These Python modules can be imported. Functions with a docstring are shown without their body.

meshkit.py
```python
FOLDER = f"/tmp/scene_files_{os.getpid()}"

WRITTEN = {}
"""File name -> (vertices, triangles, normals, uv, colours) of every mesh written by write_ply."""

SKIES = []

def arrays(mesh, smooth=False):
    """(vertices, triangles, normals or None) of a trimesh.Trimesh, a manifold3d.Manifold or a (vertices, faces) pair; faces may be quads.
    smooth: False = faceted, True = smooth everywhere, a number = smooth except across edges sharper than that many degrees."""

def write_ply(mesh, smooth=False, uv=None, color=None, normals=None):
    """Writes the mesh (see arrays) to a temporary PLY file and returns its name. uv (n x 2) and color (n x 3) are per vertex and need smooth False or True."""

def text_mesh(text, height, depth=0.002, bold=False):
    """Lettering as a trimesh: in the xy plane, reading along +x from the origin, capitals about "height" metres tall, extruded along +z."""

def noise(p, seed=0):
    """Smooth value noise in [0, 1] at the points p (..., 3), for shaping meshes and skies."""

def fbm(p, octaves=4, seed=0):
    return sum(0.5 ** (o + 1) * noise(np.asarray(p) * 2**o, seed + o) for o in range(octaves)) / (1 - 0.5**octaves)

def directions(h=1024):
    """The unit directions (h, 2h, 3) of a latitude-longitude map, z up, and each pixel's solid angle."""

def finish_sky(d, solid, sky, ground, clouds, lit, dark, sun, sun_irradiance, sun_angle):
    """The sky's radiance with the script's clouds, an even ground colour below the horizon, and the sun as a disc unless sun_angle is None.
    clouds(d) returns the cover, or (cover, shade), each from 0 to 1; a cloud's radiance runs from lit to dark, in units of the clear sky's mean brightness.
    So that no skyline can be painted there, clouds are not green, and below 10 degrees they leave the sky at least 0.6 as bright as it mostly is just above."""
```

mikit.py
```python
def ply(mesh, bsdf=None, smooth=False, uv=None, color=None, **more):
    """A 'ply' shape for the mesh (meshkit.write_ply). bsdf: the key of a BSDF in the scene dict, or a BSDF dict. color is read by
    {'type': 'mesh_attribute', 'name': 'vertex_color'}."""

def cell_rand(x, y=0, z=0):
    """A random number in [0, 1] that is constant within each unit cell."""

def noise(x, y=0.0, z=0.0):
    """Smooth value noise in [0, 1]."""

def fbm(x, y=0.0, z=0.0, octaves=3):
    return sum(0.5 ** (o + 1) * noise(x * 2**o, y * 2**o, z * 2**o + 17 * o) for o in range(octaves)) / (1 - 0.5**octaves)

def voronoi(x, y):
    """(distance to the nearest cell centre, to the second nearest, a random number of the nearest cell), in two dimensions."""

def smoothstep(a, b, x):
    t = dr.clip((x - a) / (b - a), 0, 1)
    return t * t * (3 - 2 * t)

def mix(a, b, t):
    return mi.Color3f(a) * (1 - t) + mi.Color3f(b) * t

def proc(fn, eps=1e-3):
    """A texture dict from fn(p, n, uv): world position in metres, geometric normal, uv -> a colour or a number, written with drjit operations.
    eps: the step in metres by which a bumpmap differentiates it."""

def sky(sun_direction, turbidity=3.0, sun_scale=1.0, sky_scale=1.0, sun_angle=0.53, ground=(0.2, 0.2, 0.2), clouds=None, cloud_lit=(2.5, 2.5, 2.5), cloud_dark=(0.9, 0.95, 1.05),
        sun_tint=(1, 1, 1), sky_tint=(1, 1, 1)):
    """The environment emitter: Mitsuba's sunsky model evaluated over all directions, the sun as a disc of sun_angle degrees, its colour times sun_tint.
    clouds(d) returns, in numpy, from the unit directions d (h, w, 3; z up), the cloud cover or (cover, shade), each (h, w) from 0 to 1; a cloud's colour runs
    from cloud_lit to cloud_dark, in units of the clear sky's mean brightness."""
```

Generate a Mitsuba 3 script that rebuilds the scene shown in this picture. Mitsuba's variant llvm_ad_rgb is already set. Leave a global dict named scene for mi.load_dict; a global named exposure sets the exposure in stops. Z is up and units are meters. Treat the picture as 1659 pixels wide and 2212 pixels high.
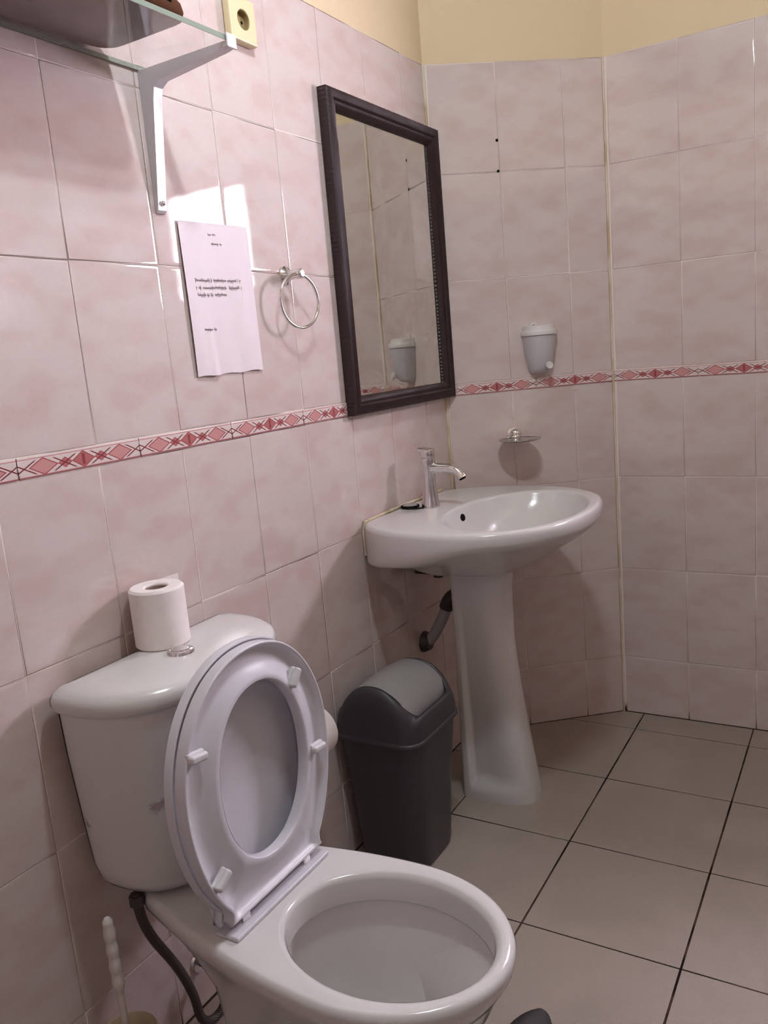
import math, random
import numpy as np, trimesh, mitsuba as mi, drjit as dr, mikit, meshkit
from mikit import proc, noise, fbm, smoothstep, mix
from shapely.geometry import Polygon, box as sbox
T = mi.ScalarTransform4f
PI = math.pi
random.seed(7)
scene, labels = {}, {}

# ------------------------------------------------------------------ camera, light, exposure
FPX = 1792.68                                   # focal length in pixels of the 1659 x 2212 frame
CAM = np.array([1.13256, -2.62129, 1.24361])
FWD = np.array([-0.5093789, 0.8402397, -0.1858238])
UP = np.array([-0.0220412, 0.2031282, 0.9789040])
scene['camera'] = {'type': 'perspective', 'fov_axis': 'x', 'fov': 2 * math.degrees(math.atan(1659 / 2 / FPX)),
                   'near_clip': 0.05, 'far_clip': 50.0,
                   'to_world': T().look_at(origin=CAM.tolist(), target=(CAM + FWD).tolist(), up=UP.tolist())}
exposure = 0.0
WINDOW_RADIANCE = (82.0, 71.5, 85.0)            # daylit frosted pane of the high window
BULB_RADIANCE = (465.0, 512.0, 555.0)           # two bulbs of the ceiling lamp
LAMP_AT = (0.80, -1.65, 2.42)

# ------------------------------------------------------------------ dimensions
YB, XC = -0.3339, 0.4201                        # the slanted wall runs from (0, YB) to (XC, 0)
TW, TH, ZB, HB, ZT, GAP = 0.20, 0.3019, 1.1009, 0.0344, 2.038, 0.0012
CEIL, XR, YK = 2.62, 1.95, -3.05
WX0, WX1, WZ0, WZ1 = 0.96, 1.52, 1.53, 1.98
REVEAL = 0.20     # the window in the far wall

# ------------------------------------------------------------------ materials
def rgb(c): return {'type': 'rgb', 'value': list(c)}
def glossy(key, c, a=0.05, tex=None, bump=None, ior=1.5):
    b = {'type': 'roughplastic', 'distribution': 'beckmann', 'alpha': a, 'int_ior': ior, 'nonlinear': False, 'diffuse_reflectance': tex or rgb(c)}
    if bump: b = {'type': 'bumpmap', 'arbitrary': bump[0], 'scale': bump[1], 'bsdf': b}
    scene[key] = {'type': 'twosided', 'bsdf': b}
    return key
def metal(key, c, a):
    scene[key] = {'type': 'twosided', 'bsdf': {'type': 'roughconductor', 'alpha': a, 'material': 'none', 'specular_reflectance': rgb(c)}}
def matte(key, c, tex=None):
    scene[key] = {'type': 'twosided', 'bsdf': {'type': 'diffuse', 'reflectance': tex or rgb(c)}}

def tile_color(p, n, uv):
    big = fbm(p.x * 9 + p.y * 4 + 3, p.y * 9 - p.x * 3, p.z * 12, octaves=3)
    small = fbm(p.x * 17 + 9, p.y * 17, p.z * 25 + 5, octaves=2)
    fine = fbm(p.x * 160, p.y * 160, p.z * 160, octaves=2)
    c = mix((0.60, 0.507, 0.482), (0.57, 0.466, 0.442), smoothstep(0.34, 0.68, big))
    c = mix(c, (0.53, 0.412, 0.382), 0.5 * smoothstep(0.48, 0.78, small))
    c = mix(c, (0.60, 0.537, 0.508), 0.4 * smoothstep(0.54, 0.36, small))
    return c * (0.975 + 0.05 * fine)
def tile_wave(p, n, uv):
    return fbm(p.x * 22, p.y * 22, p.z * 22, octaves=2)
glossy('m_tile', None, 0.005, proc(tile_color), (proc(tile_wave, 2e-3), 0.00005), 1.52)

def border_color(p, n, uv):
    u, v = uv.x, uv.y
    vv = (v - 0.47) / 0.40
    def dia(cu, hw, hh): return dr.abs(u - cu) / hw + dr.abs(vv) / hh
    cream, line = mi.Color3f(0.66, 0.56, 0.53), mi.Color3f(0.20, 0.045, 0.05)
    rose, deep = mi.Color3f(0.55, 0.27, 0.26), mi.Color3f(0.42, 0.14, 0.14)
    c = cream
    for cu, hw, hh, col in ((0.185, 0.105, 1.0, rose), (0.815, 0.105, 1.0, rose), (0.5, 0.09, 1.0, deep),
                            (0.352, 0.055, 0.62, deep), (0.648, 0.055, 0.62, deep)):
        dd = dia(cu, hw, hh)
        c = mix(c, col, smoothstep(1.04, 0.97, dd))
        c = mix(c, (0.33, 0.085, 0.09), smoothstep(0.10, 0.05, dr.abs(dd - 1.0)))
    c = mix(c, (0.25, 0.05, 0.06), smoothstep(0.016, 0.006, dr.abs(u - 0.5)) * smoothstep(0.75, 0.6, dr.abs(vv)))
    # two crossing thin lines weave past the diamonds
    for a, b in ((0.0, 0.08), (0.29, 0.41), (0.59, 0.71), (0.92, 1.0)):
        m = (a + b) / 2
        slope = 0.105 / 1.0
        for s in (-1, 1):
            w = dr.abs((u - m) - s * vv * slope)
            c = mix(c, line, smoothstep(0.013, 0.006, w) * smoothstep(0.95, 0.7, dr.abs(vv)) * smoothstep(0.12, 0.08, dr.abs(u - m)))
    c = mix(c, (0.42, 0.13, 0.14), smoothstep(0.045, 0.02, dr.abs(v - 0.055)))
    c = mix(c, (0.50, 0.25, 0.25), smoothstep(0.035, 0.015, dr.abs(v - 0.905)))
    return c
glossy('m_border', None, 0.04, proc(border_color), None, 1.52)
def grout_color(p, n, uv):
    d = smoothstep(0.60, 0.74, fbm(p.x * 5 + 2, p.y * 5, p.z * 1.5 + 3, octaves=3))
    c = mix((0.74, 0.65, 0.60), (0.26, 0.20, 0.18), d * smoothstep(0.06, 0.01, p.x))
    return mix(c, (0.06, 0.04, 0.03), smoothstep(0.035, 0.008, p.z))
matte('m_grout', None, proc(grout_color))
def floor_color(p, n, uv):
    a = fbm(p.x * 5, p.y * 5, octaves=3)
    b = noise(p.x * 700, p.y * 700)
    return mix((0.37, 0.315, 0.27), (0.33, 0.28, 0.238), smoothstep(0.3, 0.7, a)) * (0.95 + 0.1 * b)
glossy('m_floor', None, 0.22, proc(floor_color), None, 1.45)
def fgrout_color(p, n, uv):
    d = smoothstep(0.35, 0.65, fbm(p.x * 14, p.y * 14, octaves=3))
    return mix((0.075, 0.05, 0.035), (0.018, 0.012, 0.010), d)
matte('m_floor_grout', None, proc(fgrout_color))
matte('m_yellow', None, proc(lambda p, n, uv: mix((0.72, 0.59, 0.40), (0.68, 0.55, 0.365), fbm(p.x * 3, p.y * 3, p.z * 3))))
matte('m_lining', (0.03, 0.026, 0.024))
matte('m_ceiling', (0.29, 0.27, 0.24))
glossy('m_dark_wood', (0.035, 0.028, 0.025), 0.3)
glossy('m_far_tile', (0.27, 0.235, 0.225), 0.05)
matte('m_caulk', None, proc(lambda p, n, uv: mix((0.66, 0.58, 0.47), (0.50, 0.40, 0.25), smoothstep(0.45, 0.7, fbm(p.x * 20, p.y * 20, p.z * 9)))))
glossy('m_ceramic', (0.60, 0.585, 0.57), 0.045, None, None, 1.52)
STAINS = ((0.045, -1.836, 0.542, 0.012), (0.169, -1.796, 0.574, 0.013), (0.176, -1.787, 0.584, 0.008))
def cistern_color(p, n, uv):
    c = mi.Color3f(0.60, 0.585, 0.57)
    for x, y, z, r in STAINS:
        q = dr.sqrt(dr.square(p.x - x) + dr.square(p.y - y) + dr.square(p.z - z)) / r + 1.2 * (fbm(p.y * 160, p.z * 160) - 0.5)
        c = mix(c, (0.30, 0.24, 0.24), 0.75 * smoothstep(1.0, 0.4, q))
    return c
glossy('m_cistern', None, 0.045, proc(cistern_color), None, 1.52)
glossy('m_white_plastic', (0.60, 0.59, 0.63), 0.12, None, None, 1.48)
glossy('m_shelf_paint', (0.66, 0.64, 0.66), 0.08, None, None, 1.5)
glossy('m_bumper', (0.62, 0.61, 0.62), 0.3)
metal('m_chrome', (0.80, 0.79, 0.78), 0.045)
metal('m_steel', (0.50, 0.48, 0.46), 0.18)
scene['m_mirror'] = {'type': 'twosided', 'bsdf': {'type': 'conductor', 'material': 'none', 'specular_reflectance': rgb((0.74, 0.75, 0.70))}}
def frame_color(p, n, uv):
    return mix((0.034, 0.012, 0.014), (0.014, 0.007, 0.008), fbm(p.x * 60, p.y * 60, p.z * 14))
def frame_ridges(p, n, uv):
    w = fbm(p.y * 20, p.z * 20, octaves=2)
    return 0.5 + 0.5 * dr.sin((p.z * 0.8 + p.y * 1.1) * 760 + 9 * w)
glossy('m_frame', None, 0.16, proc(frame_color), (proc(frame_ridges, 5e-4), 0.0016), 1.5)
glossy('m_frame_side', (0.020, 0.011, 0.011), 0.25)
matte('m_paper', (0.74, 0.665, 0.69))
matte('m_ink', (0.17, 0.13, 0.14))
matte('m_tissue', None, proc(lambda p, n, uv: mix((0.80, 0.755, 0.73), (0.74, 0.69, 0.665), fbm(p.x * 90, p.y * 90, p.z * 60))))
matte('m_card', (0.33, 0.25, 0.21))
glossy('m_bin', (0.038, 0.036, 0.042), 0.2, None, None, 1.48)
glossy('m_flap', (0.30, 0.295, 0.29), 0.16, None, None, 1.48)
matte('m_black', (0.012, 0.011, 0.011))
glossy('m_ivory', (0.72, 0.62, 0.38), 0.15)
glossy('m_ivory_dark', (0.30, 0.22, 0.10), 0.2)
glossy('m_dispenser', (0.50, 0.48, 0.50), 0.14)
glossy('m_cap', (0.72, 0.69, 0.68), 0.2)
def hose_bump(p, n, uv): return 0.5 + 0.5 * dr.sin(p.z * 1500 + p.y * 900)
glossy('m_hose', (0.055, 0.042, 0.038), 0.25, None, (proc(hose_bump, 3e-4), 0.0006))
glossy('m_pvc', (0.40, 0.39, 0.40), 0.25)
glossy('m_dark_metal', (0.05, 0.04, 0.035), 0.3)
glossy('m_brush_cream', (0.62, 0.52, 0.36), 0.25)
glossy('m_brush_white', (0.66, 0.60, 0.56), 0.25)
glossy('m_rubber', (0.030, 0.028, 0.028), 0.5)
glossy('m_grey_plug', (0.42, 0.42, 0.40), 0.3)
matte('m_leather', None, proc(lambda p, n, uv: mix((0.085, 0.038, 0.022), (0.055, 0.026, 0.016), fbm(p.x * 14, p.y * 14, p.z * 14))))
matte('m_towel', (0.74, 0.66, 0.64))
glossy('m_glass_edge', (0.24, 0.28, 0.23), 0.08)
scene['m_glass'] = {'type': 'thindielectric', 'int_ior': 1.2}
scene['m_water'] = {'type': 'dielectric', 'int_ior': 1.33, 'ext_ior': 1.0}
glossy('m_frosted', (0.75, 0.75, 0.78), 0.3)

# ------------------------------------------------------------------ helpers
used = {}
def key_for(name, parent=None):
    base = (parent + '__' if parent else '') + name
    k = used.get(base, 0); used[base] = k + 1
    return base if k == 0 else f'{base}_{k:03d}'
def add(name, mesh, m, parent=None, smooth=30, label=None, cat=None, group=None, kind=None, **more):
    k = key_for(name, parent)
    scene[k] = mesh if isinstance(mesh, dict) else mikit.ply(mesh, m, smooth=smooth, **more)
    tag(k, label, cat, group, kind)
    return k
def tag(k, label=None, cat=None, group=None, kind=None):
    d = {a: b for a, b in (('label', label), ('category', cat), ('group', group), ('kind', kind)) if b}
    if d: labels[k] = d
def thing(name, label, cat, group=None):
    k = key_for(name); tag(k, label, cat, group); return k
def cat(*ms): return trimesh.util.concatenate(ms)
def loft(rings, cap0=True, cap1=True, loop=False):
    """Skin over rings (each n x 3, same n), optionally capped by fans."""
    n = len(rings[0]); v = np.vstack(rings); f = []
    m = len(rings)
    i = np.arange(n); j = (i + 1) % n
    for k in range(m if loop else m - 1):
        a, b = k * n, ((k + 1) % m) * n
        f += [np.c_[a + i, a + j, b + j], np.c_[a + i, b + j, b + i]]
    if not loop:
        for on, base, flip in ((cap0, 0, 1), (cap1, (m - 1) * n, 0)):
            if on:
                c = len(v); v = np.vstack([v, v[base:base + n].mean(0)])
                f.append(np.c_[base + j, base + i, np.full(n, c)] if flip else np.c_[base + i, base + j, np.full(n, c)])
    return trimesh.Trimesh(v, np.vstack(f), process=False)
def fix(m):
    if m.volume < 0: m.invert()
    return m
def resample(pts, n, center):
    """n points by arc length along the closed polygon, counter-clockwise from where it crosses the +x ray of center."""
    P = Polygon(pts)
    e = np.array(P.exterior.coords)[:-1]
    if not P.exterior.is_ccw: e = e[::-1]
    d = e - np.asarray(center)
    ang = np.arctan2(d[:, 1], d[:, 0])
    e = np.roll(e, -int(np.argmin(np.where(ang < 0, ang + 2 * PI, ang))), axis=0)
    a, b = e[-1], e[0]                       # crossing point
    t = (center[1] - a[1]) / (b[1] - a[1] + 1e-12)
    e = np.vstack([a + t * (b - a), e])
    c = np.vstack([e, e[0]])
    s = np.r_[0, np.cumsum(np.linalg.norm(np.diff(c, axis=0), axis=1))]
    q = np.linspace(0, s[-1], n, endpoint=False)
    return np.c_[np.interp(q, s, c[:, 0]), np.interp(q, s, c[:, 1])]
def smooth_poly(pts, r):
    return np.array(Polygon(pts).buffer(r, 12).buffer(-2 * r, 12).buffer(r, 12).exterior.coords)[:-1]
def ell(cx, cy, a, b, n, e=2.0):
    t = np.linspace(0, 2 * PI, n, endpoint=False)
    c, s = np.cos(t), np.sin(t)
    return np.c_[cx + a * np.sign(c) * np.abs(c) ** (2 / e), cy + b * np.sign(s) * np.abs(s) ** (2 / e)]
def z3(p2, z): return np.c_[p2, np.full(len(p2), z) if np.isscalar(z) else z]
def inset(p2, d, n, center):
    g = Polygon(p2).buffer(-d, 12)
    return resample(np.array(g.exterior.coords)[:-1], n, center)
def lathe(profile, n=48): return trimesh.creation.revolve(np.array(profile, float), sections=n)
def tube(path, r, n=16, caps=True):
    path = np.array(path, float)
    rs = np.full(len(path), r) if np.isscalar(r) else np.array(r)
    tan = np.gradient(path, axis=0); tan /= np.linalg.norm(tan, axis=1, keepdims=True)
    u = np.cross(tan[0], [0.3, 0.5, 0.81]); u /= np.linalg.norm(u)
    rings = []
    for p, t, q in zip(path, tan, rs):
        u = u - t * (u @ t); u /= np.linalg.norm(u); w = np.cross(t, u)
        a = np.linspace(0, 2 * PI, n, endpoint=False)[:, None]
        rings.append(p + q * (np.cos(a) * u + np.sin(a) * w))
    return fix(loft(rings, caps, caps))
def spline(pts, n):
    from scipy.interpolate import CubicSpline
    pts = np.array(pts, float)
    s = np.r_[0, np.cumsum(np.linalg.norm(np.diff(pts, axis=0), axis=1))]
    return CubicSpline(s, pts)(np.linspace(0, s[-1], n))
def rbox(x0, x1, y0, y1, z0, z1, r=0.003, n=4):
    """A box with rounded edges."""
    from manifold3d import Manifold
    r = min(r, (x1 - x0) / 2.01, (y1 - y0) / 2.01, (z1 - z0) / 2.01)
    pts = [Manifold.sphere(r, 4 * n).translate((x, y, z)) for x in (x0 + r, x1 - r) for y in (y0 + r, y1 - r) for z in (z0 + r, z1 - r)]
    m = Manifold.batch_hull(pts).to_mesh()
    return trimesh.Trimesh(m.vert_properties[:, :3], m.tri_verts, process=False)
def box(x0, x1, y0, y1, z0, z1):
    return trimesh.creation.box(bounds=[[x0, y0, z0], [x1, y1, z1]])
def move(m, M): m = m.copy(); m.apply_transform(M); return m
def frame4(o, x, y, z):
    M = np.eye(4); M[:3, 0], M[:3, 1], M[:3, 2], M[:3, 3] = x, y, z, o; return M
def rot(axis, deg, at=(0, 0, 0)): return trimesh.transformations.rotation_matrix(math.radians(deg), axis, at)

# ------------------------------------------------------------------ the room: tiled walls
A0 = np.array([0, YB, 0.0]); BV = np.array([XC, -YB, 0.0]); BL = float(np.linalg.norm(BV)); BT = BV / BL
ZH = np.array([0, 0, 1.0])
BN = np.cross(BT, ZH)
tile_cache = {}
def tile_mesh(w, h, bev=0.0065, proud=0.0):
    """A tile centred at the origin in its own plane, front at z = proud, edges rolled over."""
    rings = []
    for ins, z in ((0, -0.007), (0, proud - 0.0008), (bev * 0.28, proud - 0.0004), (bev, proud)):
        a, b = w / 2 - ins, h / 2 - ins
        rings.append(np.array([[-a, -b, z], [a, -b, z], [a, b, z], [-a, b, z]]))
    n = 4; v = np.vstack(rings); f = []
    for k in range(3):
        for i in range(4):
            j = (i + 1) % 4
            f += [[k * 4 + i, k * 4 + j, k * 4 + 4 + j], [k * 4 + i, k * 4 + 4 + j, k * 4 + 4 + i]]
    f += [[12, 13, 14], [12, 14, 15], [0, 2, 1], [0, 3, 2]]
    return trimesh.Trimesh(v, np.array(f), process=False)
def tile_dict(w, h, m, proud=0.0, bev=0.0065, uvspan=None):
    k = (round(w, 4), round(h, 4), m, proud, uvspan)
    if k not in tile_cache:
        me = tile_mesh(w, h, bev, proud)
        if uvspan:
            uv = np.c_[uvspan[0] + (me.vertices[:, 0] / w + 0.5) * (uvspan[1] - uvspan[0]), me.vertices[:, 1] / h + 0.5]
            tile_cache[k] = mikit.ply(me, m, smooth=True, uv=uv)
        else:
            tile_cache[k] = mikit.ply(me, m, smooth=True)
    return tile_cache[k]
TILTS = {}
def place_tile(parent, name, d, o, s, n, cs, cz, tilt):
    R = rot([1, 0, 0], random.gauss(0, tilt)) @ rot([0, 1, 0], random.gauss(0, tilt))
    ov = TILTS.get((parent, round(cs, 1), round(cz, 1)))
    if ov: R = rot([1, 0, 0], ov[0]) @ rot([0, 1, 0], ov[1])
    up = np.cross(n, s)
    M = frame4(o + s * cs + up * cz, s, up, n) @ R
    return add(name, {**d, 'to_world': T(M)}, None, parent)
ROWS = [(0.0, ZB - 3 * TH)] + [(ZB - (3 - k) * TH, ZB - (2 - k) * TH) for k in range(3)] + [(ZB + HB + k * TH, min(ZB + HB + (k + 1) * TH, ZT)) for k in range(3)]
def tile_wall(parent, o, s, n, s0, s1, first, bfirst, hole=None, tilt=0.075):
    k = math.floor((s0 - first) / TW)
    while first + k * TW < s1:
        a, b = max(first + k * TW, s0), min(first + (k + 1) * TW, s1); k += 1
        if b - a < 0.008: continue
        for (z0, z1) in ROWS:
            w, h = b - a - GAP, z1 - z0 - GAP
            if hole and a < hole[1] and b > hole[0] and z0 < hole[3] and z1 > hole[2]:
                g = sbox(a + GAP / 2, z0 + GAP / 2, b - GAP / 2, z1 - GAP / 2).difference(sbox(*[hole[i] for i in (0, 2, 1, 3)]))
                if g.is_empty: continue
                for q in getattr(g, 'geoms', [g]):
                    me = trimesh.creation.extrude_polygon(q, 0.007, engine='earcut')
                    me.apply_translation([0, 0, -0.007])
                    me.apply_transform(frame4(o, s, np.cross(n, s), n))
                    add('tile', me, 'm_tile', parent, smooth=False)
                continue
            place_tile(parent, 'tile', tile_dict(w, h, 'm_tile'), o, s, n, (a + b) / 2, (z0 + z1) / 2, tilt)
    L = 0.2496
    k = math.floor((s0 - bfirst) / L)
    while bfirst + k * L < s1:
        p = bfirst + k * L; a, b = max(p, s0), min(p + L, s1); k += 1
        if b - a < 0.006: continue
        d = tile_dict(b - a - 0.0022, HB - 0.0012, 'm_border', 0.0022, 0.0035, (round((a - p) / L, 4), round((b - p) / L, 4)))
        place_tile(parent, 'border_tile', d, o, s, n, (a + b) / 2, ZB + HB / 2, 0.0)
DEP = 0.0009
Ys, Xs, Zs = np.array([0, 1.0, 0]), np.array([1.0, 0, 0]), ZH
# left wall (plane x = 0)
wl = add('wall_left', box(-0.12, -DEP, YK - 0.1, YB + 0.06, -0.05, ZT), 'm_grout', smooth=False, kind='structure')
tile_wall(wl, np.zeros(3), Ys, Xs, YK, YB - 0.002, -1.6668, -1.8229)
add('painted_band', box(-0.12, -0.0005, YK - 0.1, YB + 0.06, ZT, CEIL), 'm_yellow', wl, smooth=False)
# slanted corner wall
def bslab(z0, z1, front):
    c = [A0 + BT * -0.05, A0 + BT * (BL + 0.05)]
    pts = [c[0] + BN * front, c[1] + BN * front, c[1] - BN * 0.12, c[0] - BN * 0.12]
    return trimesh.creation.extrude_polygon(Polygon([p[:2] for p in pts]), z1 - z0, engine='earcut').apply_translation([0, 0, z0])
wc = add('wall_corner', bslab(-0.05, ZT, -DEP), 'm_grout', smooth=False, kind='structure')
tile_wall(wc, A0, BT, BN, 0.004, BL - 0.003, 0.2094, 0.2863)
add('painted_band', bslab(ZT, CEIL, -0.0005), 'm_yellow', wc, smooth=False)
# far wall (plane y = 0), with the high window beyond the right edge of the picture
def far_slab(y0, z0, z1):
    x0, x1 = XC - 0.05, XR + 0.1
    if z0 >= WZ1: return box(x0, x1, y0, 0.24, z0, z1)
    return cat(box(x0, WX0, y0, 0.24, z0, z1), box(WX1, x1, y0, 0.24, z0, z1), box(WX0, WX1, y0, 0.24, z0, WZ0), box(WX0, WX1, y0, 0.24, WZ1, z1))
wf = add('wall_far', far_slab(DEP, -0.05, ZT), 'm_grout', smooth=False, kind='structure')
FO = np.array([XC, 0, 0.0])
tile_wall(wf, FO, Xs, -Ys, 0.003, XR - XC, 0.208, 0.2522, hole=(WX0 - XC, WX1 - XC, WZ0, WZ1))
add('painted_band', far_slab(0.0005, ZT, CEIL), 'm_yellow', wf, smooth=False)
w1 = key_for('window_1'); tag(w1, kind='structure')
e, WD = 0.016, REVEAL
add('frame', cat(rbox(WX0, WX0 + e, WD - 0.03, WD + 0.02, WZ0, WZ1), rbox(WX1 - e, WX1, WD - 0.03, WD + 0.02, WZ0, WZ1), rbox(WX0 + e, WX1 - e, WD - 0.03, WD + 0.02, WZ0, WZ0 + e), rbox(WX0 + e, WX1 - e, WD - 0.03, WD + 0.02, WZ1 - e, WZ1)), 'm_white_plastic', w1)
q = 0.006
add('lining', cat(box(WX0, WX0 + q, 0.002, WD, WZ0, WZ1), box(WX1 - q, WX1, 0.002, WD, WZ0, WZ1), box(WX0, WX1, 0.002, WD, WZ0, WZ0 + q), box(WX0, WX1, 0.002, WD, WZ1 - q, WZ1)), 'm_lining', w1, smooth=False, label='dark wooden lining')
pane = box(WX0 + e - 0.004, WX1 - e + 0.004, WD - 0.004, WD + 0.002, WZ0 + e - 0.004, WZ1 - e + 0.004)
add('pane', pane, 'm_frosted', w1, smooth=False, emitter={'type': 'area', 'radiance': rgb(WINDOW_RADIANCE)})
# the walls behind the camera, the ceiling
wr = add('wall_right', box(XR, XR + 0.12, YK - 0.1, 0.1, -0.05, ZT), 'm_far_tile', smooth=False, kind='structure')
add('painted_band', box(XR, XR + 0.12, YK - 0.1, 0.1, ZT, CEIL), 'm_yellow', wr, smooth=False)
wb = add('wall_back', box(-0.1, XR + 0.1, YK - 0.12, YK, -0.05, ZT), 'm_far_tile', smooth=False, kind='structure')
add('painted_band', box(-0.1, XR + 0.1, YK - 0.12, YK, ZT, CEIL), 'm_yellow', wb, smooth=False)
add('ceiling', box(-0.12, XR + 0.12, YK - 0.12, 0.12, CEIL, CEIL + 0.1), 'm_ceiling', smooth=False, kind='structure')
# cream filler down the two corners
add('trim_1', tube([[0.002, YB - 0.002, 0.0], [0.002, YB - 0.002, 1.0], [0.002, YB - 0.002, ZT]], 0.0042, 8), 'm_caulk', smooth=30, kind='structure')
add('trim_2', tube([[XC - 0.0005, -0.0018, 0.0], [XC - 0.0005, -0.0018, 1.0], [XC - 0.0005, -0.0018, ZT]], 0.003, 8), 'm_caulk', smooth=30, kind='structure')
# two plugged drill holes in the slanted wall
for s, z in ((0.205, 1.826), (0.204, 1.741)):
    m = trimesh.creation.cylinder(0.0042, 0.006, sections=14)
    add('drill_hole', move(m, frame4(A0 + BT * s + ZH * z - BN * 0.0022, BT, ZH, BN)), 'm_black', wc)
m = trimesh.creation.icosphere(2, 1.0); m.apply_scale([0.0055, 0.0045, 0.0012])
add('stain', move(m, frame4(A0 + BT * 0.412 + ZH * 1.087, BT, ZH, BN)), 'm_brush_cream', wc, label='small yellow-brown stain on the tile')
# floor: square tiles laid from the corner, dark joints
FT, XF, YG, FG = 0.3346, 0.1511, -0.1216, 0.0042
fl = add('floor', box(-0.1, XR + 0.1, YK - 0.1, 0.1, -0.06, -0.0022), 'm_floor_grout', smooth=False, kind='structure')
xs = [0.001] + [XF + FT * k for k in range(0, 6)] + [XR]
ys = [-0.001] + [YG - FT * k for k in range(0, 9)] + [YK]
xs = sorted(v for v in xs if v <= XR); ys = sorted((v for v in ys if v >= YK), reverse=True)
room = Polygon([(0.002, YB), (XC, -0.003), (XR, -0.003), (XR, YK), (0.002, YK)])
for i in range(len(xs) - 1):
    for j in range(len(ys) - 1):
        x0, x1, y1, y0 = xs[i] + FG / 2, xs[i + 1] - FG / 2, ys[j] - FG * 0.38, ys[j + 1] + FG * 0.38
        if x1 - x0 < 0.01 or y1 - y0 < 0.01: continue
        g = sbox(x0, y0, x1, y1).intersection(room)
        if g.is_empty or g.area < 1e-4: continue
        if g.area > (x1 - x0) * (y1 - y0) * 0.999:
            place_tile(fl, 'tile', tile_dict(x1 - x0, y1 - y0, 'm_floor', 0.0, 0.0018), np.zeros(3), Xs, ZH, (x0 + x1) / 2, (y0 + y1) / 2, 0.05)
        else:
            add('tile', trimesh.creation.extrude_polygon(g, 0.007, engine='earcut').apply_translation([0, 0, -0.007]), 'm_floor', fl, smooth=False)

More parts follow.
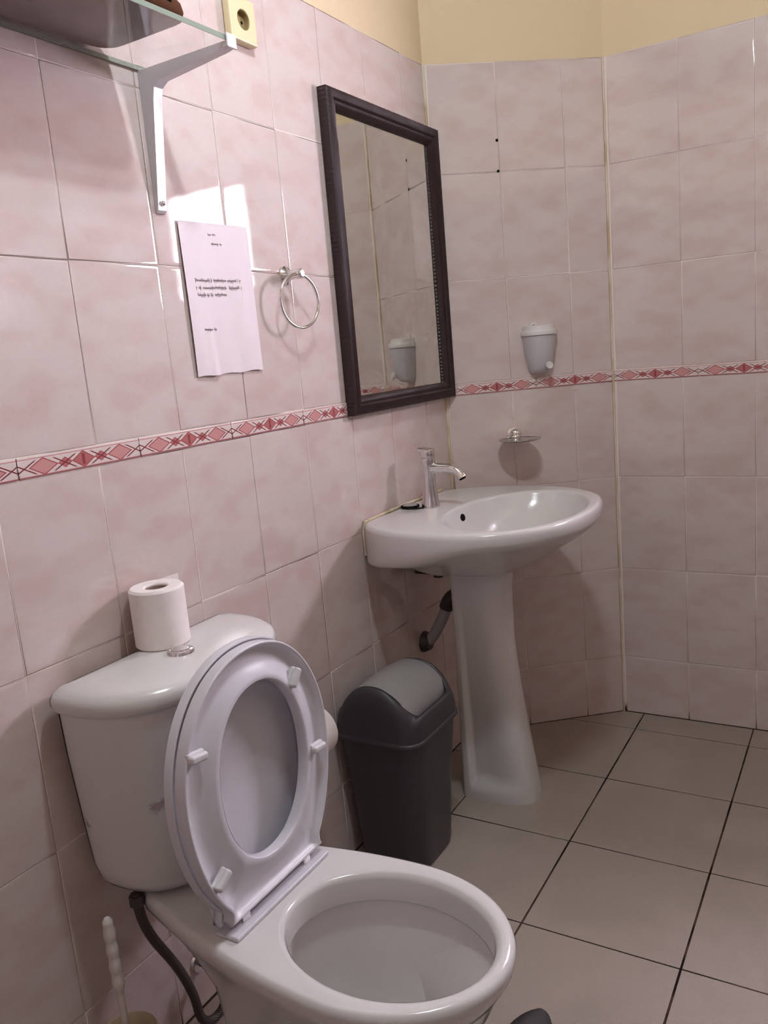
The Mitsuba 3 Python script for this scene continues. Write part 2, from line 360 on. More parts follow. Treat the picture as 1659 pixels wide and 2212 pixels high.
# ------------------------------------------------------------------ ceiling lamp with two bulbs (above the picture)
lx, ly, lz = LAMP_AT
lamp = thing('ceiling_lamp', 'ceiling lamp holding two bare bulbs on a round white base', 'lamp')
add('base', cat(move(lathe([[0, -0.03], [0.07, -0.03], [0.085, -0.012], [0.085, -0.001], [0, -0.001]]), trimesh.transformations.translation_matrix([lx, ly, CEIL])),
        tube([[lx, ly, CEIL - 0.02], [lx, ly, lz + 0.05]], 0.012),
        tube([[lx - 0.05, ly, lz + 0.05], [lx + 0.05, ly, lz + 0.05]], 0.015)), 'm_white_plastic', lamp)
for sx in (-1, 1):
    b = trimesh.creation.icosphere(2, 0.032); b.apply_translation([lx + sx * 0.055, ly, lz])
    add('bulb', b, 'm_frosted', lamp, smooth=True, emitter={'type': 'area', 'radiance': rgb(BULB_RADIANCE)})

# ------------------------------------------------------------------ toilet
NR = 96
toilet = thing('toilet', 'white ceramic close-coupled toilet with its seat and lid raised', 'toilet')
PY = -1.700
def pan_outline(xb, xf, hw, hwb, xc=0.50, shift=0.0):
    """Rounded front, sides that draw in towards a straight back."""
    t = np.linspace(-PI / 2, PI / 2, 41)
    front = np.c_[xc + (xf - xc) * np.cos(t), PY + hw * np.sin(t)]
    u = np.linspace(0, 1, 17)[1:]
    k = u ** 1.8
    up = np.c_[xc + (xb - xc) * u, PY + hw + (hwb - hw) * k]
    dn = np.c_[xc + (xb - xc) * u, PY - hw - (hwb - hw) * k][::-1]
    p = smooth_poly(np.vstack([front, up, dn]), 0.025)
    return resample(p, NR, (xc - 0.05, PY))
rings = [z3(pan_outline(0.20, 0.58, 0.105, 0.085, 0.46), 0.0), z3(pan_outline(0.20, 0.58, 0.105, 0.085, 0.46), 0.03),
         z3(pan_outline(0.21, 0.565, 0.092, 0.070, 0.46), 0.10), z3(pan_outline(0.21, 0.575, 0.095, 0.066, 0.47), 0.18),
         z3(pan_outline(0.20, 0.612, 0.112, 0.068, 0.49), 0.25), z3(pan_outline(0.17, 0.660, 0.137, 0.080, 0.50), 0.31),
         z3(pan_outline(0.11, 0.693, 0.157, 0.075, 0.50), 0.347),
         z3(pan_outline(0.08, 0.708, 0.169, 0.084, 0.50), 0.372),
         z3(pan_outline(0.08, 0.712, 0.170, 0.085, 0.50), 0.388), z3(pan_outline(0.084, 0.708, 0.167, 0.082, 0.50), 0.397),
         z3(pan_outline(0.092, 0.700, 0.160, 0.076, 0.50), 0.400)]
for dx, a, b, z in ((0.516, 0.178, 0.140, 0.3995), (0.516, 0.170, 0.132, 0.396), (0.516, 0.166, 0.128, 0.388), (0.516, 0.165, 0.127, 0.352),
                    (0.514, 0.167, 0.129, 0.348), (0.513, 0.172, 0.134, 0.345), (0.512, 0.176, 0.138, 0.341), (0.505, 0.168, 0.130, 0.305), (0.495, 0.148, 0.112, 0.25),
                    (0.475, 0.125, 0.098, 0.20), (0.455, 0.085, 0.070, 0.165), (0.44, 0.062, 0.052, 0.13), (0.43, 0.045, 0.04, 0.10)):
    rings.append(z3(ell(dx, PY, a, b, NR), z))
add('bowl', fix(loft(rings)), 'm_ceramic', toilet, smooth=50)
wrings = [z3(ell(0.435, PY, 0.047, 0.042, 48), 0.1), z3(ell(0.44, PY, 0.0625, 0.0525, 48), 0.128), z3(ell(0.44, PY, 0.063, 0.053, 48), 0.1305)]
add('water', fix(loft(wrings)), 'm_water', toilet, smooth=30, label='water standing in the bowl')
# cistern
CY = -1.642
def dshape(x0, xf, hw, e=2.7, n=NR):
    t = np.linspace(-PI / 2, PI / 2, 61)
    c, s = np.cos(t), np.sin(t)
    pts = np.c_[x0 + 0.02 + (xf - x0 - 0.02) * np.abs(c) ** (2 / e), CY + hw * np.sign(s) * np.abs(s) ** (2 / e)]
    pts = np.vstack([pts, [[x0, CY + hw - 0.008], [x0, CY - hw + 0.008]]])
    return resample(pts, n, (0.10, CY))
cr = [z3(dshape(0.045, 0.145, 0.115), 0.402), z3(dshape(0.035, 0.172, 0.145), 0.404), z3(dshape(0.03, 0.188, 0.168), 0.414), z3(dshape(0.028, 0.196, 0.181), 0.432),
      z3(dshape(0.026, 0.200, 0.188), 0.46), z3(dshape(0.025, 0.206, 0.196), 0.56), z3(dshape(0.024, 0.212, 0.203), 0.66), z3(dshape(0.024, 0.215, 0.206), 0.7375)]
add('cistern', fix(loft(cr)), 'm_cistern', toilet, smooth=45)
lr = [z3(dshape(0.024, 0.214, 0.204), 0.7380), z3(dshape(0.020, 0.221, 0.211), 0.7385), z3(dshape(0.018, 0.224, 0.214), 0.745), z3(dshape(0.018, 0.224, 0.214), 0.756),
      z3(dshape(0.021, 0.219, 0.209), 0.766), z3(dshape(0.028, 0.206, 0.196), 0.773), z3(dshape(0.042, 0.18, 0.17), 0.7765), z3(dshape(0.06, 0.15, 0.12), 0.778)]
clid = add('cistern_lid', fix(loft(lr)), 'm_ceramic', toilet, smooth=50)
btn = lathe([[0, 0.012], [0.010, 0.0125], [0.0145, 0.0115], [0.0155, 0.0085], [0.0165, 0.0085], [0.0175, 0.0105], [0.0215, 0.0095], [0.024, 0.004], [0.024, -0.002], [0, -0.002]], 40)
add('flush_button', move(btn, trimesh.transformations.translation_matrix([0.122, -1.658, 0.7775 - 0.004])), 'm_chrome', clid, smooth=30, label='round chrome flush button')
# raised seat and lid; local v runs along y, w upwards, d out from the cistern
SX, SZ, SYC, LEAN = 0.296, 0.4215, -1.698, -1.5
def seat_outline(grow=0.0):
    t = np.linspace(-0.30 * PI, 1.30 * PI, 81)
    v = 0.173 * np.sign(np.cos(t)) * np.abs(np.cos(t)) ** 0.92
    w = 0.205 + np.where(np.sin(t) > 0, 0.195, 0.238) * np.sin(t)
    p = np.c_[v, w]
    p = np.vstack([p, [[-0.122, 0.0], [0.122, 0.0]]])
    p = p[p[:, 1] > -0.0001]
    p = Polygon(p).buffer(0.012).buffer(-0.012)
    if grow: p = p.buffer(grow)
    return resample(np.array(p.exterior.coords)[:-1], NR, (0, 0.205))
def seat3(p2, dd):
    q = np.c_[SX + np.full(len(p2), dd), SYC + p2[:, 0], SZ + p2[:, 1]]
    return trimesh.transform_points(q, rot([0, 1, 0], LEAN, (SX, 0, SZ)))
O = seat_outline()
I = ell(0.003, 0.199, 0.104, 0.140, NR, 2.1)
def ins(d): return inset(O, d, NR, (0, 0.205))
def lerp(k): return O * (1 - k) + I * k
srings = [seat3(ins(0.001), 0.0018), seat3(O, 0.003), seat3(O, 0.021), seat3(ins(0.0012), 0.0228), seat3(ins(0.0042), 0.0228), seat3(ins(0.0062), 0.020), seat3(ins(0.011), 0.0115),
          seat3(ins(0.022), 0.0105), seat3(lerp(0.45), 0.0115), seat3(lerp(0.62), 0.0165), seat3(lerp(0.82), 0.0235), seat3(lerp(0.95), 0.0245), seat3(I, 0.022), seat3(I, 0.006), seat3(lerp(0.95), 0.0025)]
seat = add('seat', fix(loft(srings, loop=True)), 'm_white_plastic', toilet, smooth=50)
for v, w, tiltb in ((-0.140, 0.285, -8), (-0.128, 0.085, 32), (0.098, 0.312, 50), (0.136, 0.170, -5)):
    b = cat(rbox(-0.017, 0.017, -0.0065, 0.0065, 0.006, 0.019, 0.0045), rbox(-0.017, 0.017, -0.009, 0.009, 0.002, 0.010, 0.003))
    b.apply_transform(rot([0, 0, 1], tiltb))
    b.apply_transform(frame4((SX + 0.0145, SYC + v, SZ + w), [0, 1, 0], [0, 0, 1], [1, 0, 0]))
    b.apply_transform(rot([0, 1, 0], LEAN, (SX, 0, SZ)))
    add('bumper', b, 'm_bumper', seat, smooth=40)
L1, L0 = seat_outline(0.0042), seat_outline(0.003)
lrings = [seat3(seat_outline(-0.10), -0.031), seat3(seat_outline(-0.04), -0.030), seat3(seat_outline(-0.010), -0.025), seat3(L1, -0.014), seat3(L1, -0.001), seat3(L0, 0.0012), seat3(seat_outline(0.0), 0.0008),
          seat3(seat_outline(-0.004), -0.004), seat3(seat_outline(-0.012), -0.018), seat3(seat_outline(-0.03), -0.024), seat3(seat_outline(-0.10), -0.026)]
add('lid', fix(loft(lrings)), 'm_white_plastic', toilet, smooth=50)
hg = add('hinge', cat(rbox(SX + 0.006, SX + 0.032, SYC - 0.122, SYC + 0.122, 0.3995, 0.4075, 0.003), rbox(SX - 0.014, SX + 0.010, SYC - 0.122, SYC + 0.122, 0.3995, 0.404, 0.002), rbox(SX - 0.016, SX - 0.004, SYC - 0.10, SYC + 0.10, 0.4035, 0.4205, 0.003)), 'm_white_plastic', toilet)
add('pin', tube([[SX + 0.004, SYC - 0.098, 0.4145], [SX + 0.004, SYC + 0.098, 0.4145]], 0.0042, 12), 'm_chrome', hg, smooth=40)
for s_ in (-1, 1):
    add('bracket', rbox(SX - 0.002, SX + 0.017, SYC + s_ * 0.080 - 0.009, SYC + s_ * 0.080 + 0.009, 0.404, 0.4225, 0.003), 'm_chrome', hg, smooth=40)

# ------------------------------------------------------------------ toilet rolls
def paper_roll(r, h, rc=0.020, n=64):
    prof = [[rc, 0], [r - 0.003, 0], [r, 0.003], [r, h - 0.004], [r - 0.004, h], [rc + 0.002, h - 0.001], [rc, h - 0.003], [rc, 0]]
    return lathe(prof, n)
RX, RY, RZ = 0.056, -1.632, 0.7782
roll = thing('toilet_roll', 'white toilet paper roll standing upright on the cistern lid', 'toilet roll')
add('paper', move(paper_roll(0.0475, 0.105), trimesh.transformations.translation_matrix([RX, RY, RZ])), 'm_tissue', roll, smooth=40)
add('core', move(lathe([[0.0185, 0.002], [0.0200, 0.002], [0.0200, 0.100], [0.0185, 0.100], [0.0185, 0.002]]), trimesh.transformations.translation_matrix([RX, RY, RZ])), 'm_card', roll, smooth=40, label='brown cardboard core')
tail = [[RX - 0.0478, RY + 0.000], [RX - 0.0482, RY + 0.03], [RX - 0.0480, RY + 0.065], [RX - 0.044, RY + 0.098]]
tv = spline(np.array(tail), 14)
tm = []
for dd in (0, 0.0006):
    tm += [np.c_[tv[:, 0] + dd, tv[:, 1], np.full(14, RZ + 0.004)], np.c_[tv[:, 0] + dd, tv[:, 1], np.full(14, RZ + 0.098)]]
tring = [np.array([tm[0][i], tm[1][i], tm[3][i], tm[2][i]]) for i in range(14)]
add('loose_sheet', fix(loft(tring)), 'm_tissue', roll, smooth=False)
r2 = thing('toilet_roll', 'toilet paper roll on the wall peg, half hidden behind the raised seat', 'toilet roll')
pr2 = paper_roll(0.056, 0.10)
M2 = frame4((0.072, -1.335, 0.440), [0, 0, 1], [1, 0, 0], [0, 1, 0])
add('paper', move(pr2, M2), 'm_tissue', r2, smooth=40)
add('core', move(lathe([[0.0180, 0.002], [0.0200, 0.002], [0.0200, 0.095], [0.0180, 0.095], [0.0180, 0.002]]), M2), 'm_card', r2, smooth=40, label='brown cardboard core')
peg = thing('roll_holder', 'chrome wall holder carrying the paper roll behind the seat', 'roll holder')
add('wall_plate', move(lathe([[0, 0], [0.022, 0], [0.022, 0.006], [0.012, 0.012], [0, 0.012]]), frame4((0.0002, -1.362, 0.451), [0, 1, 0], [0, 0, 1], [1, 0, 0])), 'm_chrome', peg)
add('rod', tube([[0.01, -1.362, 0.451], [0.05, -1.362, 0.451], [0.066, -1.358, 0.451], [0.072, -1.345, 0.451], [0.072, -1.29, 0.451], [0.072, -1.245, 0.451]], 0.0065, 14), 'm_chrome', peg)

# ------------------------------------------------------------------ wash basin and pedestal
NB = 120
BY = -0.640
basin = thing('wash_basin', 'white ceramic wash basin with a rounded front fixed to the left wall', 'wash basin')
half = spline([[0.003, 0.222], [0.05, 0.275], [0.13, 0.312], [0.23, 0.330], [0.33, 0.322], [0.42, 0.280], [0.49, 0.205], [0.525, 0.105], [0.535, 0.0]], 60)
BO = np.vstack([np.c_[half[:, 0], BY + half[:, 1]], np.c_[half[:-1, 0], BY - half[:-1, 1]][::-1]])
CB = (0.27, BY)
def brim(scale_front=1.0, d=0.0):
    p = BO if d <= 0 else np.array(Polygon(BO).buffer(-d, 16).exterior.coords)[:-1]
    p = p.copy()
    if d > 0: p[:, 0] = np.where(p[:, 0] < 0.003 + d * 1.5, 0.003 + (p[:, 0] - 0.003 - d) * 0.6, p[:, 0])
    return resample(p, NB, CB)
R0 = brim()
back = np.clip((0.10 - R0[:, 0]) / 0.10, 0, 1)
half2 = spline([[0.003, 0.208], [0.05, 0.196], [0.11, 0.150], [0.18, 0.108], [0.25, 0.100], [0.30, 0.075], [0.322, 0.035], [0.326, 0.0]], 50)
B2 = resample(np.vstack([np.c_[half2[:, 0], BY + half2[:, 1]], np.c_[half2[:-1, 0], BY - half2[:-1, 1]][::-1]]), NB, (0.17, BY))
def under(k, zf):
    bk = np.clip((0.16 - R0[:, 0]) / 0.14, 0, 1)[:, None]
    kk = k * (1 - bk) + k ** 4 * bk
    return R0 * (1 - kk) + B2 * kk
def zmix(zf, zb):           # height at the front and at the wall
    t = np.clip((R0[:, 0] - 0.14) / 0.24, 0, 1)
    t = t * t * (3 - 2 * t)
    return zb + (zf - zb) * t
def inset_c(s): return np.c_[np.maximum(CB[0] + (R0[:, 0] - CB[0]) * s, 0.003), CB[1] + (R0[:, 1] - CB[1]) * s]
br = [z3(B2, zmix(0.664, 0.716)), z3(under(0.93, 0), zmix(0.668, 0.717)), z3(under(0.80, 0), zmix(0.682, 0.719)), z3(under(0.62, 0), zmix(0.703, 0.721)),
      z3(under(0.42, 0), zmix(0.727, 0.724)), z3(under(0.24, 0), zmix(0.750, 0.729)), z3(under(0.12, 0), zmix(0.768, 0.736)), z3(under(0.05, 0), zmix(0.780, 0.746)),
      z3(under(0.02, 0), zmix(0.788, 0.760)), z3(R0, zmix(0.797, 0.780)), z3(R0, 0.812), z3(inset_c(0.994), 0.820), z3(inset_c(0.982), 0.825), z3(inset_c(0.962), 0.8265)]
IC = (0.335, BY - 0.005)
def bowl_ring(a, b, cx, z): return z3(ell(cx, IC[1], a, b, NB, 2.05), z)
for a, b, cx, z in ((0.176, 0.268, 0.336, 0.8255), (0.170, 0.261, 0.336, 0.823), (0.165, 0.256, 0.335, 0.817), (0.160, 0.248, 0.333, 0.800), (0.150, 0.228, 0.330, 0.770), (0.130, 0.190, 0.325, 0.738),
                    (0.095, 0.130, 0.315, 0.712), (0.055, 0.070, 0.305, 0.699), (0.024, 0.026, 0.300, 0.694)):
    br.append(bowl_ring(a, b, cx, z))
add('bowl', fix(loft(br)), 'm_ceramic', basin, smooth=50)
add('waste_ring', move(lathe([[0, 0.0005], [0.014, 0.0005], [0.016, 0.003], [0.024, 0.002], [0.027, -0.001], [0.020, -0.003], [0, -0.003]]), trimesh.transformations.translation_matrix([0.300, IC[1], 0.6965])), 'm_chrome', basin, label='chrome waste fitting')
oh = trimesh.creation.icosphere(2, 1.0); oh.apply_scale([0.010, 0.0135, 0.0035])
nrm = np.array([0.965, 0, 0.26])
add('overflow_hole', move(oh, frame4((0.1745, BY + 0.005, 0.795), np.cross([0, 1, 0], nrm) * 1.0, [0, 1, 0], nrm)), 'm_black', basin, label='dark overflow hole')
add('sealant', tube([[0.004, BY - 0.226 , 0.740], [0.004, BY - 0.228, 0.80], [0.005, BY - 0.222, 0.826], [0.005, BY - 0.1, 0.829], [0.005, BY + 0.1, 0.829], [0.006, BY + 0.222, 0.829]], 0.0042, 8), 'm_caulk', basin, label='yellowed bead of sealant along the wall')
ped = thing('basin_pedestal', 'white ceramic pedestal flaring to its foot below the wash basin', 'pedestal')
PYC = -0.622
def ped_ring(x0, x1, hw, z, dent):
    n = 96
    t = np.linspace(-PI / 2, PI / 2, 49)
    xm = x0 + 0.35 * (x1 - x0)
    fr_ = np.c_[xm + (x1 - xm) * np.abs(np.cos(t)) ** 0.72, PYC + hw * np.sign(np.sin(t)) * np.abs(np.sin(t)) ** 0.72]
    p = resample(smooth_poly(np.vstack([fr_, [[x0, PYC + hw * 0.97], [x0, PYC - hw * 0.97]]]), 0.008), n, ((x0 + x1) / 2, PYC))
    if dent > 0:
        u = (p[:, 0] - x0) / (x1 - x0)
        side = np.clip((np.abs(p[:, 1] - PYC) - hw * 0.45) / (hw * 0.3), 0, 1)
        w = np.clip((u - 0.13) / 0.05, 0, 1); w = w * w * (3 - 2 * w) * np.clip((1.0 - u) / 0.6, 0, 1)
        p[:, 1] -= np.sign(p[:, 1] - PYC) * dent * w * side
    return z3(p, z)
pr_ = []
for z in np.linspace(0, 0.664, 45):
    k = z / 0.664
    x1 = np.interp(z, [0, 0.05, 0.15, 0.30, 0.45, 0.60, 0.664], [0.346, 0.341, 0.326, 0.305, 0.291, 0.292, 0.300])
    hw = np.interp(z, [0, 0.05, 0.15, 0.30, 0.45, 0.60, 0.664], [0.074, 0.073, 0.071, 0.067, 0.063, 0.064, 0.067])
    dent = 0.019 * np.clip((z - 0.03) / 0.03, 0, 1) * np.clip((0.60 - z) / 0.40, 0, 1)
    pr_.append(ped_ring(0.145, x1, hw, z, dent))
pr_[0][:, :2] = PYC * np.array([0, 1]) + (pr_[0][:, :2] - [0, PYC])
add('body', fix(loft(pr_)), 'm_ceramic', ped, smooth=50)

# ------------------------------------------------------------------ tap, plug, waste pipe
tap = thing('tap', 'chrome mixer tap with a curved spout on the basin ledge', 'tap')
TX, TY, TZ = 0.086, -0.645, 0.8262
TM = trimesh.transformations.translation_matrix([TX, TY, TZ])
add('body', move(lathe([[0, 0], [0.0255, 0], [0.0255, 0.004], [0.0225, 0.018], [0.0195, 0.04], [0.0180, 0.065], [0.0182, 0.09], [0.0195, 0.112], [0.0205, 0.126], [0.0190, 0.134], [0, 0.134]]), TM), 'm_chrome', tap, smooth=40)
sp = spline([[0.005, 0, 0.104], [0.035, 0, 0.106], [0.060, 0, 0.105], [0.078, 0, 0.101], [0.091, 0, 0.092], [0.100, 0, 0.079]], 24)
spout = add('spout', move(tube(sp, np.r_[np.linspace(0.0150, 0.0130, 8), np.full(14, 0.0125), [0.0135, 0.0135]], 20), TM), 'm_chrome', tap, smooth=45)
add('aerator', move(tube(np.array([sp[-1], sp[-1] + (sp[-1] - sp[-2]) * 0.9]), 0.0095, 16), TM), 'm_black', spout, label='dark aerator opening')
lev = cat(move(lathe([[0, 0], [0.0185, 0], [0.0195, 0.006], [0.0195, 0.016], [0.0175, 0.021], [0, 0.021]]), trimesh.transformations.translation_matrix([0, 0, 0.135])),
          move(rbox(-0.024, 0.016, -0.015, 0.015, 0.148, 0.160, 0.004), rot([0, 1, 0], 9, (0, 0, 0.15))))
add('lever', move(lev, TM), 'm_chrome', tap, smooth=40)
plug = thing('basin_plug', 'grey sink plug with a black rim lying behind the tap', 'plug')
PM = frame4((0.036, -0.672, 0.8275), [1, 0, 0], [0, 1, 0], [0, 0, 1])
add('disc', move(lathe([[0, 0.0], [0.021, 0.0], [0.021, 0.006], [0.016, 0.009], [0, 0.010]]), PM), 'm_grey_plug', plug)
add('rim', move(trimesh.creation.torus(0.0225, 0.0034), PM @ trimesh.transformations.translation_matrix([0, 0, 0.0034])), 'm_black', plug, label='black rubber rim')
add('cord', tube(spline([[0.036, -0.694, 0.832], [0.052, -0.700, 0.830], [0.070, -0.690, 0.829], [0.080, -0.675, 0.829]], 12), 0.0022, 8), 'm_black', plug, label='black cord to the tap')
wp = thing('waste_pipe', 'grey plastic waste pipe running from the pedestal into the left wall', 'pipe')
pth = spline([[0.1445, -0.590, 0.562], [0.125, -0.590, 0.562], [0.095, -0.590, 0.545], [0.078, -0.590, 0.51], [0.046, -0.590, 0.45], [0.022, -0.590, 0.418], [0.001, -0.590, 0.408]], 30)
add('tube', tube(pth[9:], 0.0165, 18), 'm_pvc', wp)
add('elbow', tube(pth[:12], 0.0205, 18), 'm_dark_metal', wp, label='dark elbow')
add('wall_flange', move(lathe([[0, 0], [0.031, 0], [0.030, 0.006], [0.022, 0.022], [0, 0.022]]), frame4((0.0002, -0.590, 0.408), [0, 1, 0], [0, 0, 1], [1, 0, 0])), 'm_dark_metal', wp, label='dark collar at the wall')
iv = thing('inlet_valve', 'dark metal inlet valve under the wash basin', 'valve')
add('body', cat(tube([[0.001, -0.602, 0.628], [0.05, -0.602, 0.628], [0.075, -0.602, 0.628]], 0.010, 14), move(lathe([[0, 0], [0.014, 0], [0.014, 0.03], [0.008, 0.034], [0, 0.034]]), trimesh.transformations.translation_matrix([0.07, -0.602, 0.613]))), 'm_dark_metal', iv)
add('pipe', tube(spline([[0.07, -0.602, 0.64], [0.070, -0.603, 0.66], [0.070, -0.604, 0.695]], 8), 0.006, 10), 'm_steel', iv)

# ------------------------------------------------------------------ swing bin
bn = thing('swing_bin', 'dark grey swing-lid bin with a light grey flap between toilet and basin', 'bin')
def rr(x0, x1, y0, y1, r, n=96):
    p = np.array(sbox(x0 + r, y0 + r, x1 - r, y1 - r).buffer(r, 12).exterior.coords)[:-1]
    return resample(p, n, ((x0 + x1) / 2, (y0 + y1) / 2))
bx0, bx1, by0, by1 = 0.003, 0.238, -1.100, -0.846
def brr(i, r=0.055, z=0.0): return z3(rr(bx0 + i, bx1 - i, by0 + i, by1 - i, r), z)
add('body', fix(loft([brr(0.036, 0.05, 0.001), brr(0.026, 0.06, 0.006), brr(0.023, 0.06, 0.02), brr(0.013, 0.06, 0.20), brr(0.004, 0.045, 0.352), brr(0.008, 0.042, 0.352), brr(0.03, 0.04, 0.05)])), 'm_bin', bn, smooth=40)
bcx, bcy = (bx0 + bx1) / 2, (by0 + by1) / 2
ho = rr(bx0 - 0.001, bx1 + 0.001, by0 - 0.001, by1 + 0.001, 0.046)
hi = rr(bx0 + 0.020, bx1 - 0.020, by0 + 0.030, by1 - 0.022, 0.04)
def arch(p, lo, hi_):
    side = np.clip((np.abs(p[:, 1] - bcy) - 0.035) / 0.05, 0, 1); side = side * side * (3 - 2 * side)
    u = np.clip(np.abs(p[:, 0] - bcx) / 0.098, 0, 1)
    return lo + (np.where(p[:, 1] > bcy, hi_ - 0.008, hi_) - lo) * side * (1 - u ** 2.3)
def hring(k, f):
    p = ho * (1 - k) + hi * k
    top = arch(p, 0.408, 0.480)
    return z3(p, 0.350 + (top - 0.350) * f)
hb_ = rr(bx0 - 0.004, bx1 + 0.004, by0 - 0.004, by1 + 0.004, 0.048)
hr = [z3(ho, 0.343), z3(hb_, 0.345), z3(hb_, 0.350), z3(ho, 0.3535), hring(0.05, 0.08), hring(0.08, 0.35), hring(0.16, 0.66), hring(0.32, 0.88), hring(0.55, 0.985), hring(0.8, 1.0), hring(0.98, 0.93), z3(hi, arch(hi, 0.385, 0.43)), z3(hi * 1.0, 0.350)]
hood = add('hood', fix(loft(hr, False, False)), 'm_bin', bn, smooth=45)
# the flap: a barrel vault along y, slightly tipped
fv, ff = [], []
nu, nv = 30, 8
for a in range(nv + 1):
    for b in range(nu + 1):
        y = by0 + 0.033 + (by1 - by0 - 0.058) * a / nv
        th = PI * (0.06 + 0.88 * b / nu)
        bulge = 1 - 0.10 * (2 * a / nv - 1) ** 2
        fv.append([bcx - 0.093 * math.cos(th), y, 0.388 + 0.094 * math.sin(th) * bulge])
fv = np.array(fv)
for a in range(nv):
    for b in range(nu):
        q = a * (nu + 1) + b
        ff += [[q, q + 1, q + nu + 2], [q, q + nu + 2, q + nu + 1]]
outer = trimesh.Trimesh(fv, ff, process=False)
inner = outer.copy(); inner.vertices = (fv - [bcx, 0, 0.385]) * [0.965, 1, 0.965] + [bcx, 0, 0.385]; inner.invert()
flap = cat(outer, inner)
add('flap', move(flap, rot([0, 1, 0], 5, (bcx, bcy, 0.41))), 'm_flap', bn, smooth=40, label='light grey swing flap')

# ------------------------------------------------------------------ mirror
mir = thing('mirror', 'rectangular wall mirror in a dark brown carved wooden frame', 'mirror')
my0, my1, mz0, mz1 = -0.890, -0.318, 1.101, 1.862
fw = 0.046
prof = [(0.0, 0.0), (0.0, 0.024), (0.003, 0.028), (0.012, 0.030), (0.022, 0.029), (0.027, 0.024), (0.031, 0.0245), (0.038, 0.022), (fw, 0.014), (fw, 0.0)]
def rail(p, q, nin):
    """A mitred moulding from corner p to corner q (y, z), nin pointing to the glass."""
    p, q, nin = map(np.array, (p, q, nin)); d = (q - p) / np.linalg.norm(q - p)
    rings = []
    for c, s in ((p, 1), (q, -1)):
        rings.append(np.array([[0.0006 + t, *(c + nin * w + d * s * w)] for w, t in prof]))
    return fix(loft(rings))
for p, q, nn in (((my0, mz1), (my1, mz1), (0, -1)), ((my0, mz0), (my1, mz0), (0, 1)), ((my0, mz0), (my0, mz1), (1, 0)), ((my1, mz0), (my1, mz1), (-1, 0))):
    add('frame_rail', rail(p, q, nn), 'm_frame', mir, smooth=28)
gl = box(0.004, 0.010, my0 + fw - 0.004, my1 - fw + 0.004, mz0 + fw - 0.004, mz1 - fw + 0.004)
add('glass', gl, 'm_mirror', mir, smooth=False, label='silvered glass')

# ------------------------------------------------------------------ towel ring
tr = thing('towel_ring', 'chrome towel ring hanging from a round mount left of the mirror', 'towel ring')
RMY, RMZ = -1.088, 1.432
add('mount', cat(move(lathe([[0, 0], [0.020, 0], [0.020, 0.004], [0.012, 0.012], [0.009, 0.028], [0.011, 0.034], [0.011, 0.044], [0.007, 0.049], [0, 0.049]], 32), frame4((0.0003, RMY, RMZ), [0, 1, 0], [0, 0, 1], [1, 0, 0]))), 'm_chrome', tr, smooth=40)
tor = trimesh.creation.torus(0.057, 0.0034, 72, 14)
add('ring', move(tor, frame4((0.040, RMY - 0.008, RMZ - 0.0585), [0.17, 0.985, 0], [0, 0, 1], [0.985, -0.17, 0])), 'm_chrome', tr, smooth=True)

# ------------------------------------------------------------------ paper notice
nt = thing('paper_notice', 'white printed paper sheet stuck to the left wall beside the towel ring', 'notice')
def sheet_x(v, w):         # v 0..1 left to right, w 0..1 bottom to top
    r = 0.0018 + 0.0030 * (1 - w) * abs(math.sin(9 * v + 2.2 * w)) * (1.2 - v)
    r += 0.0016 * math.sin(7.5 * v + 1.3) * (0.35 + 0.65 * (1 - w)) + 0.0016
    r += 0.0032 * math.exp(-((v - 0.20 - 0.06 * (1 - w)) / 0.05) ** 2) * (1 - w) ** 1.2
    return r
def sheet_pt(v, w, off=0.0):
    y = -1.408 + 0.201 * v + 0.003 * (1 - w)
    z = 1.231 + 0.290 * w + 0.004 * v + (1 - w) * 0.0012 * math.sin(17 * v)
    return [sheet_x(v, w) + off, y, z]
nv_, nw_ = 36, 26
pv = np.array([sheet_pt(i / nv_, j / nw_) for j in range(nw_ + 1) for i in range(nv_ + 1)])
pf = []
for j in range(nw_):
    for i in range(nv_):
        q = j * (nv_ + 1) + i
        pf += [[q, q + 1, q + nv_ + 2], [q, q + nv_ + 2, q + nv_ + 1]]
fr = trimesh.Trimesh(pv, pf, process=False); bk = trimesh.Trimesh(pv - [0.0003, 0, 0], [t[::-1] for t in pf], process=False)
add('sheet', cat(fr, bk), 'm_paper', nt, smooth=60)
rnd = random.Random(3)
def print_line(v0, v1, w, h, dens=0.75):
    """Unreadable small print: short strokes following the sheet."""
    out = []; v = v0
    while v < v1:
        g = rnd.uniform(0.010, 0.022)
        if rnd.random() < dens:
            lo, hi2 = w - h * rnd.choice((0.5, 0.5, 0.9)), w + h * rnd.choice((0.45, 0.5, 0.95))
            for a, b, c, dd in ((v, v + g * 0.4, lo, hi2), (v, v + g * 0.85, w - h * 0.15, w + h * 0.2)):
                q = [sheet_pt(*t, 0.0004) for t in ((a, c), (b, c), (b, dd), (a, dd))]
                out.append(trimesh.Trimesh(q, [[0, 1, 2], [0, 2, 3]], process=False))
        v += g
    return cat(*out)
for v0, v1, w, h in ((0.40, 0.50, 0.925, 0.010), (0.43, 0.60, 0.865, 0.012)):
    add('print_line', print_line(v0, v1, w, h, 0.6), 'm_ink', nt, smooth=False)
for v0, v1, w in ((0.13, 0.80, 0.625), (0.13, 0.80, 0.577), (0.14, 0.57, 0.530)):
    add('print_line', print_line(v0, v1, w, 0.016, 0.88), 'm_ink', nt, smooth=False)
add('print_line', print_line(0.17, 0.35, 0.305, 0.014, 0.95), 'm_ink', nt, smooth=False)

